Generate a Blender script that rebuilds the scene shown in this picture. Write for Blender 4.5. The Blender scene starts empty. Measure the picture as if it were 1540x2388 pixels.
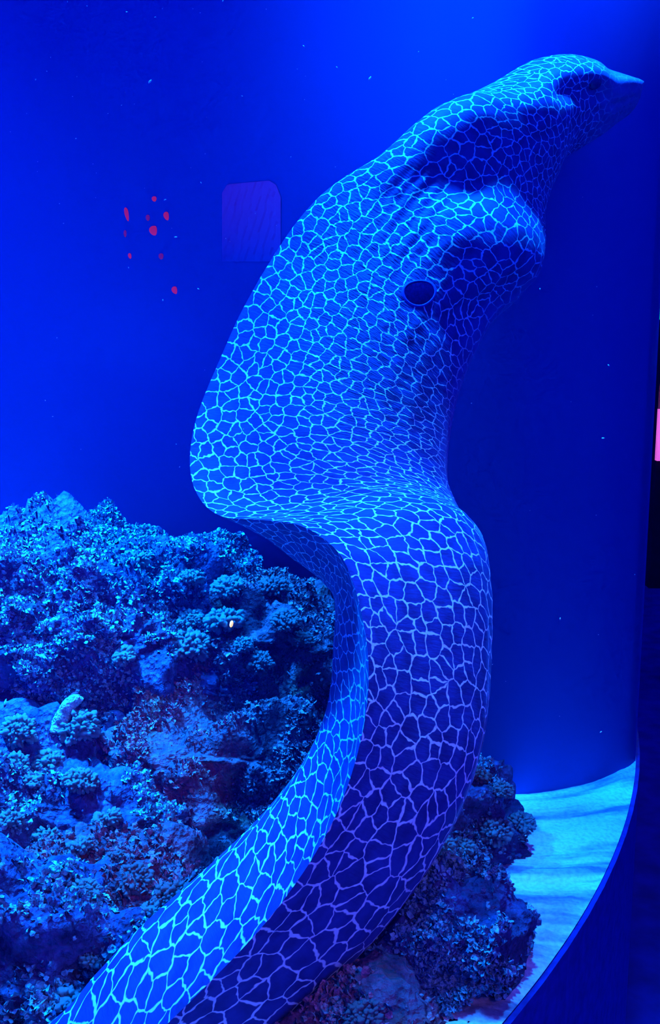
import bpy, bmesh, math, random
import numpy as np
from mathutils import Vector, Matrix

scene = bpy.context.scene
C = scene.collection
R = math.radians
random.seed(7)
rng = np.random.default_rng(11)

# ------------------------------------------------------------------ camera
CAM_Z, PITCH, FPX = 0.76, R(10.0), 2400.0
cam_data = bpy.data.cameras.new('camera')
cam_data.sensor_fit = 'VERTICAL'
cam_data.sensor_height = 24.0
cam_data.lens = 24.0 * FPX / 2388.0
cam_data.clip_start = 0.02
cam = bpy.data.objects.new('camera', cam_data)
C.objects.link(cam)
cam.location = (0, 0, CAM_Z)
cam.rotation_euler = (math.pi / 2 - PITCH, 0, 0)
scene.camera = cam

# ------------------------------------------------------------------ world, lamps, exposure
world = bpy.data.worlds.new('world')
scene.world = world
world.use_nodes = True
bg = world.node_tree.nodes['Background']
bg.inputs['Color'].default_value = (0.004, 0.018, 0.60, 1)
bg.inputs['Strength'].default_value = 1.9

def area(name, loc, target, sx, sy, col, power, spread=math.pi):
    l = bpy.data.lights.new(name, 'AREA')
    l.shape = 'RECTANGLE'; l.size = sx; l.size_y = sy
    l.color = col; l.energy = power; l.spread = spread
    o = bpy.data.objects.new(name, l); C.objects.link(o)
    o.location = loc
    o.rotation_euler = (Vector(target) - Vector(loc)).to_track_quat('-Z', 'Y').to_euler()
    return o

def spot(name, loc, target, col, power, angle, blend=0.6, size=0.08):
    l = bpy.data.lights.new(name, 'SPOT')
    l.color = col; l.energy = power; l.spot_size = R(angle); l.spot_blend = blend
    l.shadow_soft_size = size
    o = bpy.data.objects.new(name, l); C.objects.link(o)
    o.location = loc
    o.rotation_euler = (Vector(target) - Vector(loc)).to_track_quat('-Z', 'Y').to_euler()
    return o

KEY = (0.002, 0.20, 1.0)
area('tank_lamp_key', (-0.58, 1.36, 2.9), (0.12, 1.36, 1.0), 0.42, 0.42, KEY, 27, R(40))
area('tank_lamp_rocks', (-0.98, 1.74, 2.0), (-0.66, 1.66, 0.3), 0.14, 0.14, KEY, 88, R(50))
area('tank_lamp_sand', (0.42, 1.48, 2.3), (0.42, 1.46, 0.0), 0.12, 0.12, KEY, 12, R(50))
spot('visitor_lamp_pink', (0.75, -0.3, 1.3), (-0.20, 1.42, 0.08), (1.0, 0.34, 0.50), 21.0, 34, 0.9, 0.15)

scene.view_settings.view_transform = 'Standard'
scene.view_settings.look = 'None'
scene.view_settings.gamma = 1.0
scene.view_settings.exposure = 0.0
scene.view_settings.use_curve_mapping = False
scene.cycles.use_denoising = True
scene.cycles.max_bounces = 3
scene.cycles.diffuse_bounces = 1
scene.cycles.glossy_bounces = 2
scene.cycles.transmission_bounces = 2
scene.cycles.volume_bounces = 0
scene.cycles.use_adaptive_sampling = True
scene.cycles.adaptive_threshold = 0.08
scene.cycles.adaptive_min_samples = 12
scene.cycles.use_light_tree = False

# ------------------------------------------------------------------ helpers
def P(px, py, dep):
    """point seen at photo pixel (px, py) at camera depth dep, in metres"""
    xc = (px - 770.0) / FPX * dep
    yc = -(py - 1194.0) / FPX * dep
    return np.array([xc, dep * math.cos(PITCH) + yc * math.sin(PITCH),
                     CAM_Z - dep * math.sin(PITCH) + yc * math.cos(PITCH)])

def project(v):
    """world points (n,3) -> photo pixels and depth"""
    y = v[:, 1]; z = v[:, 2] - CAM_Z
    dep = y * math.cos(PITCH) - z * math.sin(PITCH)
    up = y * math.sin(PITCH) + z * math.cos(PITCH)
    return 770 + FPX * v[:, 0] / dep, 1194 - FPX * up / dep, dep

def tag(o, label=None, cat=None, group=None, kind=None):
    if label: o['label'] = label
    if cat: o['category'] = cat
    if group: o['group'] = group
    if kind: o['kind'] = kind
    return o

def mesh_from(name, verts, faces, smooth=True):
    m = bpy.data.meshes.new(name)
    m.from_pydata([tuple(map(float, v)) for v in verts], [], [tuple(map(int, f)) for f in faces])
    if smooth:
        m.polygons.foreach_set('use_smooth', [True] * len(m.polygons))
    m.update()
    return m

def link(name, mesh, mat=None, parent=None, loc=None):
    o = bpy.data.objects.new(name, mesh)
    C.objects.link(o)
    if mat and mesh is not None and not mesh.materials:
        mesh.materials.append(mat)
    if parent is not None: o.parent = parent
    if loc is not None: o.location = [float(c) for c in loc]
    return o

_perm = rng.permutation(4096)
_grad = rng.normal(size=(4096, 3)); _grad /= np.linalg.norm(_grad, axis=1)[:, None]
def noise(p, seed=0):
    p = np.asarray(p, float) + seed * 17.31
    i = np.floor(p).astype(np.int64); f = p - i
    u = f * f * f * (f * (f * 6 - 15) + 10)
    out = np.zeros(len(p))
    for dx in (0, 1):
        wx = u[:, 0] if dx else 1 - u[:, 0]
        for dy in (0, 1):
            wy = u[:, 1] if dy else 1 - u[:, 1]
            for dz in (0, 1):
                wz = u[:, 2] if dz else 1 - u[:, 2]
                h = _perm[(_perm[(_perm[(i[:, 0] + dx) & 4095] + i[:, 1] + dy) & 4095] + i[:, 2] + dz) & 4095]
                g = _grad[h]
                d = g[:, 0] * (f[:, 0] - dx) + g[:, 1] * (f[:, 1] - dy) + g[:, 2] * (f[:, 2] - dz)
                out += wx * wy * wz * d
    return out * 1.6

def fbm(p, octaves=4, gain=0.5, seed=0):
    o = np.zeros(len(p)); a = 1.0; p = np.asarray(p, float)
    for k in range(octaves):
        o += a * noise(p * (2.03 ** k), seed + k * 3); a *= gain
    return o

def ridged(p, octaves=3, gain=0.5, seed=0):
    o = np.zeros(len(p)); a = 1.0; p = np.asarray(p, float)
    for k in range(octaves):
        o += a * (1 - 2 * np.abs(noise(p * (2.1 ** k), seed + k * 5))); a *= gain
    return o

# ------------------------------------------------------------------ materials
def new_mat(name):
    m = bpy.data.materials.new(name); m.use_nodes = True
    nt = m.node_tree
    return m, nt, nt.nodes['Principled BSDF']

def N(nt, kind, **kw):
    n = nt.nodes.new(kind)
    for k, v in kw.items():
        if k.startswith('i_'): n.inputs[k[2:].replace('_', ' ')].default_value = v
        else: setattr(n, k, v)
    return n

def ramp(nt, stops):
    r = nt.nodes.new('ShaderNodeValToRGB')
    e = r.color_ramp.elements
    while len(e) < len(stops): e.new(0.5)
    for el, (p, c) in zip(e, stops):
        el.position = p; el.color = (*c, 1) if len(c) == 3 else c
    return r

def plain(name, col, rough=0.6, spec=0.3, emit=None, estr=1.0, nscale=20, namt=0.25):
    m, nt, b = new_mat(name)
    tc = N(nt, 'ShaderNodeTexCoord')
    no = N(nt, 'ShaderNodeTexNoise'); no.inputs['Scale'].default_value = nscale; no.inputs['Detail'].default_value = 4
    nt.links.new(tc.outputs['Object'], no.inputs['Vector'])
    r = ramp(nt, [(0.3, tuple(c * (1 - namt) for c in col)), (0.7, tuple(min(1, c * (1 + namt)) for c in col))])
    nt.links.new(no.outputs['Fac'], r.inputs['Fac'])
    nt.links.new(r.outputs['Color'], b.inputs['Base Color'])
    b.inputs['Roughness'].default_value = rough
    b.inputs['Specular IOR Level'].default_value = spec
    if emit:
        b.inputs['Emission Color'].default_value = (*emit, 1)
        b.inputs['Emission Strength'].default_value = estr
    return m

def rock_material(name, dark, light, accent, scale):
    m, nt, b = new_mat(name)
    L = nt.links.new
    tc = N(nt, 'ShaderNodeTexCoord')
    n1 = N(nt, 'ShaderNodeTexNoise'); n1.inputs['Scale'].default_value = scale; n1.inputs['Detail'].default_value = 8
    n1.inputs['Roughness'].default_value = 0.65
    n2 = N(nt, 'ShaderNodeTexNoise'); n2.inputs['Scale'].default_value = scale * 0.3; n2.inputs['Detail'].default_value = 3
    v = N(nt, 'ShaderNodeTexVoronoi'); v.inputs['Scale'].default_value = scale * 4
    n3 = N(nt, 'ShaderNodeTexNoise'); n3.inputs['Scale'].default_value = scale * 7; n3.inputs['Detail'].default_value = 5
    for n in (n1, n2, v, n3): L(tc.outputs['Object'], n.inputs['Vector'])
    r1 = ramp(nt, [(0.36, dark), (0.52, tuple(0.5 * (a + c) for a, c in zip(dark, light))), (0.68, light)])
    L(n1.outputs['Fac'], r1.inputs['Fac'])
    r2 = ramp(nt, [(0.52, (0, 0, 0)), (0.66, (1, 1, 1))])
    L(n2.outputs['Fac'], r2.inputs['Fac'])
    mx = N(nt, 'ShaderNodeMix', data_type='RGBA')
    L(r2.outputs['Color'], mx.inputs['Factor'])
    L(r1.outputs['Color'], mx.inputs['A'])
    mx.inputs['B'].default_value = (*accent, 1)
    mul = N(nt, 'ShaderNodeMix', data_type='RGBA', blend_type='MULTIPLY'); mul.inputs['Factor'].default_value = 0.6
    r3 = ramp(nt, [(0.3, (0.35, 0.35, 0.35)), (0.65, (1, 1, 1))])
    L(n3.outputs['Fac'], r3.inputs['Fac'])
    L(mx.outputs['Result'], mul.inputs['A']); L(r3.outputs['Color'], mul.inputs['B'])
    L(mul.outputs['Result'], b.inputs['Base Color'])
    add = N(nt, 'ShaderNodeMath', operation='ADD')
    L(v.outputs['Distance'], add.inputs[0]); L(n3.outputs['Fac'], add.inputs[1])
    bp = N(nt, 'ShaderNodeBump'); bp.inputs['Strength'].default_value = 0.9; bp.inputs['Distance'].default_value = 0.006
    L(add.outputs[0], bp.inputs['Height']); L(bp.outputs['Normal'], b.inputs['Normal'])
    b.inputs['Roughness'].default_value = 0.75
    b.inputs['Specular IOR Level'].default_value = 0.25
    return m

def eel_material():
    m, nt, b = new_mat('honeycomb_skin')
    L = nt.links.new
    uv = N(nt, 'ShaderNodeUVMap', uv_map='skin')
    nz = N(nt, 'ShaderNodeTexNoise', noise_dimensions='2D'); nz.inputs['Scale'].default_value = 1.9; nz.inputs['Detail'].default_value = 1.2
    L(uv.outputs['UV'], nz.inputs['Vector'])
    sub = N(nt, 'ShaderNodeVectorMath', operation='SUBTRACT'); sub.inputs[1].default_value = (0.5, 0.5, 0.5)
    L(nz.outputs['Color'], sub.inputs[0])
    sc = N(nt, 'ShaderNodeVectorMath', operation='SCALE'); sc.inputs['Scale'].default_value = 0.32
    L(sub.outputs[0], sc.inputs[0])
    ad = N(nt, 'ShaderNodeVectorMath', operation='ADD')
    L(uv.outputs['UV'], ad.inputs[0]); L(sc.outputs[0], ad.inputs[1])
    vo = N(nt, 'ShaderNodeTexVoronoi', voronoi_dimensions='2D', feature='DISTANCE_TO_EDGE')
    vo.inputs['Scale'].default_value = 1.0; vo.inputs['Randomness'].default_value = 0.82
    L(ad.outputs[0], vo.inputs['Vector'])
    # line width wanders a little
    nw = N(nt, 'ShaderNodeTexNoise', noise_dimensions='2D'); nw.inputs['Scale'].default_value = 1.7; nw.inputs['Detail'].default_value = 1.5
    L(uv.outputs['UV'], nw.inputs['Vector'])
    mw = N(nt, 'ShaderNodeMapRange'); mw.inputs['From Min'].default_value = 0.3; mw.inputs['From Max'].default_value = 0.7
    mw.inputs['To Min'].default_value = -0.018; mw.inputs['To Max'].default_value = 0.026
    L(nw.outputs['Fac'], mw.inputs['Value'])
    dd = N(nt, 'ShaderNodeMath', operation='ADD'); L(vo.outputs['Distance'], dd.inputs[0]); L(mw.outputs[0], dd.inputs[1])
    line = N(nt, 'ShaderNodeMapRange', interpolation_type='SMOOTHSTEP')
    line.inputs['From Min'].default_value = 0.026; line.inputs['From Max'].default_value = 0.070
    line.inputs['To Min'].default_value = 1.0; line.inputs['To Max'].default_value = 0.0
    L(dd.outputs[0], line.inputs['Value'])
    at = N(nt, 'ShaderNodeAttribute', attribute_name='pale')   # lines lose contrast towards the belly
    inv = N(nt, 'ShaderNodeMath', operation='SUBTRACT'); inv.inputs[0].default_value = 1.0
    L(at.outputs['Fac'], inv.inputs[1])
    lf = N(nt, 'ShaderNodeMath', operation='MULTIPLY'); L(line.outputs[0], lf.inputs[0]); L(inv.outputs[0], lf.inputs[1])
    nc = N(nt, 'ShaderNodeTexNoise', noise_dimensions='2D'); nc.inputs['Scale'].default_value = 0.7; nc.inputs['Detail'].default_value = 4
    L(uv.outputs['UV'], nc.inputs['Vector'])
    rc = ramp(nt, [(0.35, (0.014, 0.030, 0.17)), (0.65, (0.022, 0.052, 0.27))])
    L(nc.outputs['Fac'], rc.inputs['Fac'])
    pm = N(nt, 'ShaderNodeMix', data_type='RGBA')
    pmul = N(nt, 'ShaderNodeMath', operation='MULTIPLY'); pmul.inputs[1].default_value = 0.35
    L(at.outputs['Fac'], pmul.inputs[0]); L(pmul.outputs[0], pm.inputs['Factor'])
    L(rc.outputs['Color'], pm.inputs['A']); pm.inputs['B'].default_value = (0.25, 0.26, 0.6, 1)
    mx = N(nt, 'ShaderNodeMix', data_type='RGBA')
    L(lf.outputs[0], mx.inputs['Factor']); L(pm.outputs['Result'], mx.inputs['A'])
    mx.inputs['B'].default_value = (0.50, 0.86, 0.90, 1)
    L(mx.outputs['Result'], b.inputs['Base Color'])
    # fine wrinkles lying across the body
    mp = N(nt, 'ShaderNodeMapping'); mp.inputs['Scale'].default_value = (4.2, 0.9, 1)
    L(uv.outputs['UV'], mp.inputs['Vector'])
    wn = N(nt, 'ShaderNodeTexNoise', noise_dimensions='2D'); wn.inputs['Scale'].default_value = 1.6; wn.inputs['Detail'].default_value = 4
    L(mp.outputs[0], wn.inputs['Vector'])
    wa = N(nt, 'ShaderNodeAttribute', attribute_name='wrinkle')
    bp = N(nt, 'ShaderNodeBump'); bp.inputs['Distance'].default_value = 0.006
    ws = N(nt, 'ShaderNodeMath', operation='MULTIPLY_ADD'); ws.inputs[1].default_value = 0.85; ws.inputs[2].default_value = 0.10
    L(wa.outputs['Fac'], ws.inputs[0]); L(ws.outputs[0], bp.inputs['Strength'])
    L(wn.outputs['Fac'], bp.inputs['Height'])
    L(bp.outputs['Normal'], b.inputs['Normal'])
    b.inputs['Roughness'].default_value = 0.6
    b.inputs['Specular IOR Level'].default_value = 0.15
    b.inputs['Sheen Weight'].default_value = 0.14
    b.inputs['Sheen Roughness'].default_value = 0.4
    b.inputs['Sheen Tint'].default_value = (0.5, 0.6, 1.0, 1)
    return m

def sand_material():
    m, nt, b = new_mat('white_sand')
    L = nt.links.new
    tc = N(nt, 'ShaderNodeTexCoord')
    uv = N(nt, 'ShaderNodeUVMap', uv_map='flow')
    mp = N(nt, 'ShaderNodeMapping'); mp.inputs['Scale'].default_value = (3.0, 26.0, 1)
    L(uv.outputs['UV'], mp.inputs['Vector'])
    n1 = N(nt, 'ShaderNodeTexNoise', noise_dimensions='2D'); n1.inputs['Scale'].default_value = 1.0; n1.inputs['Detail'].default_value = 5
    L(mp.outputs[0], n1.inputs['Vector'])
    r1 = ramp(nt, [(0.36, (0.20, 0.22, 0.30)), (0.55, (0.78, 0.80, 0.80))])
    L(n1.outputs['Fac'], r1.inputs['Fac'])
    n2 = N(nt, 'ShaderNodeTexNoise'); n2.inputs['Scale'].default_value = 160; n2.inputs['Detail'].default_value = 3
    L(tc.outputs['Object'], n2.inputs['Vector'])
    r2 = ramp(nt, [(0.3, (0.6, 0.6, 0.6)), (0.6, (1, 1, 1))]); L(n2.outputs['Fac'], r2.inputs['Fac'])
    mul = N(nt, 'ShaderNodeMix', data_type='RGBA', blend_type='MULTIPLY'); mul.inputs['Factor'].default_value = 0.7
    L(r1.outputs['Color'], mul.inputs['A']); L(r2.outputs['Color'], mul.inputs['B'])
    L(mul.outputs['Result'], b.inputs['Base Color'])
    bp = N(nt, 'ShaderNodeBump'); bp.inputs['Strength'].default_value = 0.5; bp.inputs['Distance'].default_value = 0.004
    L(n2.outputs['Fac'], bp.inputs['Height']); L(bp.outputs['Normal'], b.inputs['Normal'])
    b.inputs['Roughness'].default_value = 0.9
    b.inputs['Specular IOR Level'].default_value = 0.1
    return m

def acrylic_material():
    m = bpy.data.materials.new('clear_acrylic'); m.use_nodes = True
    nt = m.node_tree; nt.nodes.clear(); L = nt.links.new
    out = N(nt, 'ShaderNodeOutputMaterial')
    tr = N(nt, 'ShaderNodeBsdfTransparent'); tr.inputs['Color'].default_value = (0.97, 0.98, 1.0, 1)
    gl = N(nt, 'ShaderNodeBsdfGlossy'); gl.inputs['Roughness'].default_value = 0.03
    gl.inputs['Color'].default_value = (1, 1, 1, 1)
    fr = N(nt, 'ShaderNodeFresnel')
    ge = N(nt, 'ShaderNodeNewGeometry')          # the sheet is solid: both faces reflect like air against acrylic
    mr = N(nt, 'ShaderNodeMapRange'); mr.inputs['To Min'].default_value = 1.05; mr.inputs['To Max'].default_value = 1 / 1.05
    L(ge.outputs['Backfacing'], mr.inputs['Value']); L(mr.outputs[0], fr.inputs['IOR'])
    mx = N(nt, 'ShaderNodeMixShader')
    at = N(nt, 'ShaderNodeMath', operation='MULTIPLY'); at.inputs[1].default_value = 0.12   # water behind it mutes the reflection
    L(fr.outputs[0], at.inputs[0])
    L(at.outputs[0], mx.inputs[0]); L(tr.outputs[0], mx.inputs[1]); L(gl.outputs[0], mx.inputs[2])
    L(mx.outputs[0], out.inputs['Surface'])
    return m

M = {
    'wall': plain('blue_back_panel', (0.012, 0.080, 0.38), 0.9, 0.0, nscale=1.5, namt=0.05),
    'base': plain('dark_navy_plinth', (0.015, 0.02, 0.22), 0.45, 0.3, nscale=60, namt=0.3),
    'room': plain('dark_navy_wall', (0.01, 0.01, 0.10), 0.8, 0.2, nscale=3, namt=0.2),
    'roomfloor': plain('dark_navy_floor', (0.015, 0.015, 0.20), 0.6, 0.3, nscale=12, namt=0.3),
    'sand': sand_material(),
    'acrylic': acrylic_material(),
    'eel': eel_material(),
    'pit': plain('dark_gill_hole', (0.002, 0.003, 0.06), 0.8, 0.0, nscale=300, namt=0.3),
    'lid': plain('gill_rim_skin', (0.03, 0.05, 0.38), 0.6, 0.2, nscale=200, namt=0.2),
    'eye': plain('dark_eye', (0.01, 0.012, 0.12), 0.25, 0.5, nscale=200, namt=0.2),
    'rock': rock_material('live_rock', (0.012, 0.012, 0.06), (0.10, 0.12, 0.32), (0.05, 0.045, 0.10), 26),
    'rock_pinklit': rock_material('pink_lit_rock', (0.04, 0.012, 0.03), (0.34, 0.12, 0.18), (0.24, 0.07, 0.05), 30),  # pink fill light on shaded rock, painted into the colour as brown
    'growth': rock_material('leafy_growth', (0.08, 0.22, 0.34), (0.36, 0.90, 0.94), (0.20, 0.48, 0.58), 40),
    'growth_pinklit': rock_material('pink_lit_leafy_growth', (0.20, 0.08, 0.12), (0.75, 0.36, 0.45), (0.50, 0.18, 0.18), 40),  # growth on those rocks, same pink light painted into its colour
    'coral': rock_material('knobbly_coral', (0.25, 0.40, 0.50), (0.70, 0.95, 0.95), (0.50, 0.70, 0.75), 60),
    'coral_pink': rock_material('pinkish_coral', (0.26, 0.18, 0.22), (0.72, 0.58, 0.60), (0.6, 0.42, 0.42), 60),
    'speck': plain('pale_speck', (0.7, 0.8, 0.85), 0.8, 0.1),
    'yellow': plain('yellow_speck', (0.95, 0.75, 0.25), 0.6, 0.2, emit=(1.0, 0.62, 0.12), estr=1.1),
    'redglow': plain('red_glow_disc', (0.3, 0.02, 0.05), 0.6, 0.2, emit=(0.30, 0.008, 0.06), estr=1.0),
    'reddim': plain('dim_red_glow_disc', (0.2, 0.02, 0.08), 0.6, 0.2, emit=(0.10, 0.004, 0.10), estr=1.0),
    'violet': plain('violet_glow', (0.02, 0.02, 0.3), 0.6, 0.2, emit=(0.035, 0.008, 0.55), estr=1.0),
    'green': plain('green_light', (0.0, 0.3, 0.2), 0.5, 0.2, emit=(0.0, 0.85, 0.35), estr=1.0),
    'cyan': plain('cyan_light', (0.0, 0.3, 0.4), 0.5, 0.2, emit=(0.0, 0.55, 0.9), estr=1.0),
    'pink': plain('pink_light', (0.4, 0.1, 0.3), 0.5, 0.2, emit=(0.95, 0.15, 0.75), estr=1.0),
    'black': plain('black_casing', (0.004, 0.004, 0.02), 0.6, 0.2),
}

# ------------------------------------------------------------------ the tank: sand floor, plinth, back panel, acrylic
TC, TR = np.array([-1.735, 2.456]), 2.40

def catmull(pts, n, closed=False):
    pts = np.asarray(pts, float); m = len(pts)
    t = np.linspace(0, m - 1, n); out = np.zeros((n, pts.shape[1]))
    for k, tt in enumerate(t):
        i = min(int(tt), m - 2); f = tt - i
        p0 = pts[max(i - 1, 0)]; p1 = pts[i]; p2 = pts[i + 1]; p3 = pts[min(i + 2, m - 1)]
        out[k] = 0.5 * ((2 * p1) + (-p0 + p2) * f + (2 * p0 - 5 * p1 + 4 * p2 - p3) * f ** 2 + (-p0 + 3 * p1 - 3 * p2 + p3) * f ** 3)
    return out

far_part = catmull([(-3.4, 3.62), (-2.2, 3.08), (-1.4, 2.70), (-0.9, 2.455), (-0.45, 2.205), (-0.12, 1.985), (0.08, 1.80), (0.19, 1.675)], 180)
back_curve = catmull([(-3.4, 3.62), (-2.2, 3.08), (-1.4, 2.70), (-0.9, 2.455), (-0.45, 2.205), (-0.12, 1.985), (0.08, 1.80), (0.19, 1.678), (0.293, 1.615),
              (0.423, 1.642), (0.512, 1.702), (0.552, 1.753)], 221)
N_NEAR = 220                                                       # where it meets the acrylic

# back panel: a thick curved sheet
def ribbon(curve, z0, z1, thick, nz=2):
    d = np.gradient(curve, axis=0); d /= np.linalg.norm(d, axis=1)[:, None]
    nrm = np.stack([-d[:, 1], d[:, 0]], 1)
    n = len(curve); V = []; F = []
    for off in (0.0, thick):
        c = curve + nrm * off
        for z in (z0, z1):
            V += [(x, y, z) for x, y in c]
    def idx(o, k, i): return (o * 2 + k) * n + i
    for i in range(n - 1):
        F.append((idx(0, 0, i), idx(0, 0, i + 1), idx(0, 1, i + 1), idx(0, 1, i)))
        F.append((idx(1, 0, i), idx(1, 1, i), idx(1, 1, i + 1), idx(1, 0, i + 1)))
        F.append((idx(0, 1, i), idx(0, 1, i + 1), idx(1, 1, i + 1), idx(1, 1, i)))
        F.append((idx(0, 0, i), idx(1, 0, i), idx(1, 0, i + 1), idx(0, 0, i + 1)))
    for i in (0, n - 1):
        F.append((idx(0, 0, i), idx(0, 1, i), idx(1, 1, i), idx(1, 0, i)))
    return V, F
V, F = ribbon(back_curve, -0.05, 2.6, 0.03)
tag(link('wall_back', mesh_from('wall_back', V, F), M['wall']), 'smooth deep blue curved panel behind the eel and rocks', 'wall', kind='structure')

# acrylic front wall
ang = np.linspace(R(-112), R(28), 240)
front = np.stack([TC[0] + TR * np.cos(ang), TC[1] + TR * np.sin(ang)], 1)
V, F = ribbon(front[::-1], -0.0075, 2.6, 0.006)
tag(link('window_1', mesh_from('acrylic_wall', V, F), M['acrylic']), 'clear curved acrylic wall in front of the eel', 'window', kind='structure')

# the water between acrylic and back panel: a faint blue haze
wm = bpy.data.materials.new('hazy_water'); wm.use_nodes = True
wm.node_tree.nodes.clear()
wo = N(wm.node_tree, 'ShaderNodeOutputMaterial'); ws = N(wm.node_tree, 'ShaderNodeVolumeScatter')
ws.inputs['Color'].default_value = (0.0, 0.06, 1.0, 1); ws.inputs['Density'].default_value = 0.035
wm.node_tree.links.new(ws.outputs[0], wo.inputs['Volume'])
wa_ = np.linspace(R(-112), R(-17.6), 120)
outline = np.concatenate([np.stack([TC[0] + (TR - 0.02) * np.cos(wa_), TC[1] + (TR - 0.02) * np.sin(wa_)], 1), back_curve[:N_NEAR - 5][::-1] + np.array([0, -0.002])])
n = len(outline)
V = [(x, y, -0.007) for x, y in outline] + [(x, y, 1.85) for x, y in outline]
F = [(i, (i + 1) % n, n + (i + 1) % n, n + i) for i in range(n)] + [tuple(range(n))[::-1], tuple(range(n, 2 * n))]
tag(link('water', mesh_from('water', V, F, False), wm), 'clear blue water that fills the tank', 'water', kind='structure')

# sand floor: strips that run along the back curve and out to the acrylic
aa = np.concatenate([np.linspace(R(-112), R(-62), 60)[:-1], np.linspace(R(-62), R(2), 420)])
rr = np.concatenate([np.linspace(0.6, 1.5, 30)[:-1], np.linspace(1.5, TR - 0.0065, 200)])
na, nr = len(aa), len(rr)
AA, RR = np.meshgrid(aa, rr, indexing='ij')
V = np.stack([TC[0] + RR * np.cos(AA), TC[1] + RR * np.sin(AA), np.zeros_like(AA)], 2).reshape(-1, 3)
bcs = back_curve[125:]
arc = np.concatenate([[0], np.cumsum(np.linalg.norm(np.diff(bcs, axis=0), axis=1))])
UV = np.zeros((len(V), 2))
for k0 in range(0, len(V), 20000):                 # distance from, and place along, the back panel
    d2 = ((V[k0:k0 + 20000, None, :2] - bcs[None]) ** 2).sum(2)
    j = d2.argmin(1)
    UV[k0:k0 + 20000, 0] = arc[j]; UV[k0:k0 + 20000, 1] = np.sqrt(d2[np.arange(len(j)), j])
h = 0.006 * fbm(np.stack([V[:, 0] * 2.4, UV[:, 1] * 20, np.zeros(len(V))], 1), 3, seed=4)
h += 0.0045 * fbm(V * 60, 2, seed=9) * np.clip((UV[:, 1] - 0.20) * 4, 0.1, 1)
edge = np.clip((RR.ravel() - (TR - 0.03)) / 0.024, 0, 1)
V[:, 2] = np.maximum((h - 0.002) * (1 - edge) - 0.006 * edge, -0.0065)
UV[:, 0] = V[:, 0] + 0.3 * V[:, 1]
F = [(i * nr + j, i * nr + j + 1, (i + 1) * nr + j + 1, (i + 1) * nr + j) for i in range(na - 1) for j in range(nr - 1)]
me = mesh_from('sand', V, F)
ul = me.uv_layers.new(name='flow')
li = np.zeros(len(me.loops), int); me.loops.foreach_get('vertex_index', li)
ul.data.foreach_set('uv', UV[li].ravel())
tag(link('floor', me, M['sand']), 'bright rippled white sand bed at the foot of the back panel', 'sand', kind='structure')

# plinth below the tank, solid, same curve as the acrylic
ringv = [(TC[0] + (TR + 0.0005) * math.cos(a), TC[1] + (TR + 0.0005) * math.sin(a)) for a in np.linspace(0, 2 * math.pi, 181)[:-1]]
n = len(ringv)
V = [(x, y, -0.008) for x, y in ringv] + [(x, y, -0.75) for x, y in ringv]
F = [(i, (i + 1) % n, n + (i + 1) % n, n + i)[::-1] for i in range(n)] + [tuple(range(n)), tuple(range(2 * n - 1, n - 1, -1))]
tag(link('trim_1', mesh_from('plinth', V, F, False), M['base']), 'dark navy plinth that carries the tank', 'plinth', kind='structure')

def box(name, lo, hi):
    bm = bmesh.new()
    bmesh.ops.create_cube(bm, size=1.0)
    for v in bm.verts:
        v.co = Vector([(lo[k] + hi[k]) / 2 + v.co[k] * (hi[k] - lo[k]) for k in range(3)])
    me = bpy.data.meshes.new(name); bm.to_mesh(me); bm.free()
    return me
tag(link('floor_room', box('floor_room', (-6, -1.5, -0.80), (6, 7.2, -0.75)), M['roomfloor']), 'dark floor of the visitor hall outside the tank', 'floor', kind='structure')
tag(link('wall_far', box('wall_far', (-6, 7.0, -0.75), (6, 7.15, 3.2)), M['room']), 'dark navy far wall of the visitor hall', 'wall', kind='structure')

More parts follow.
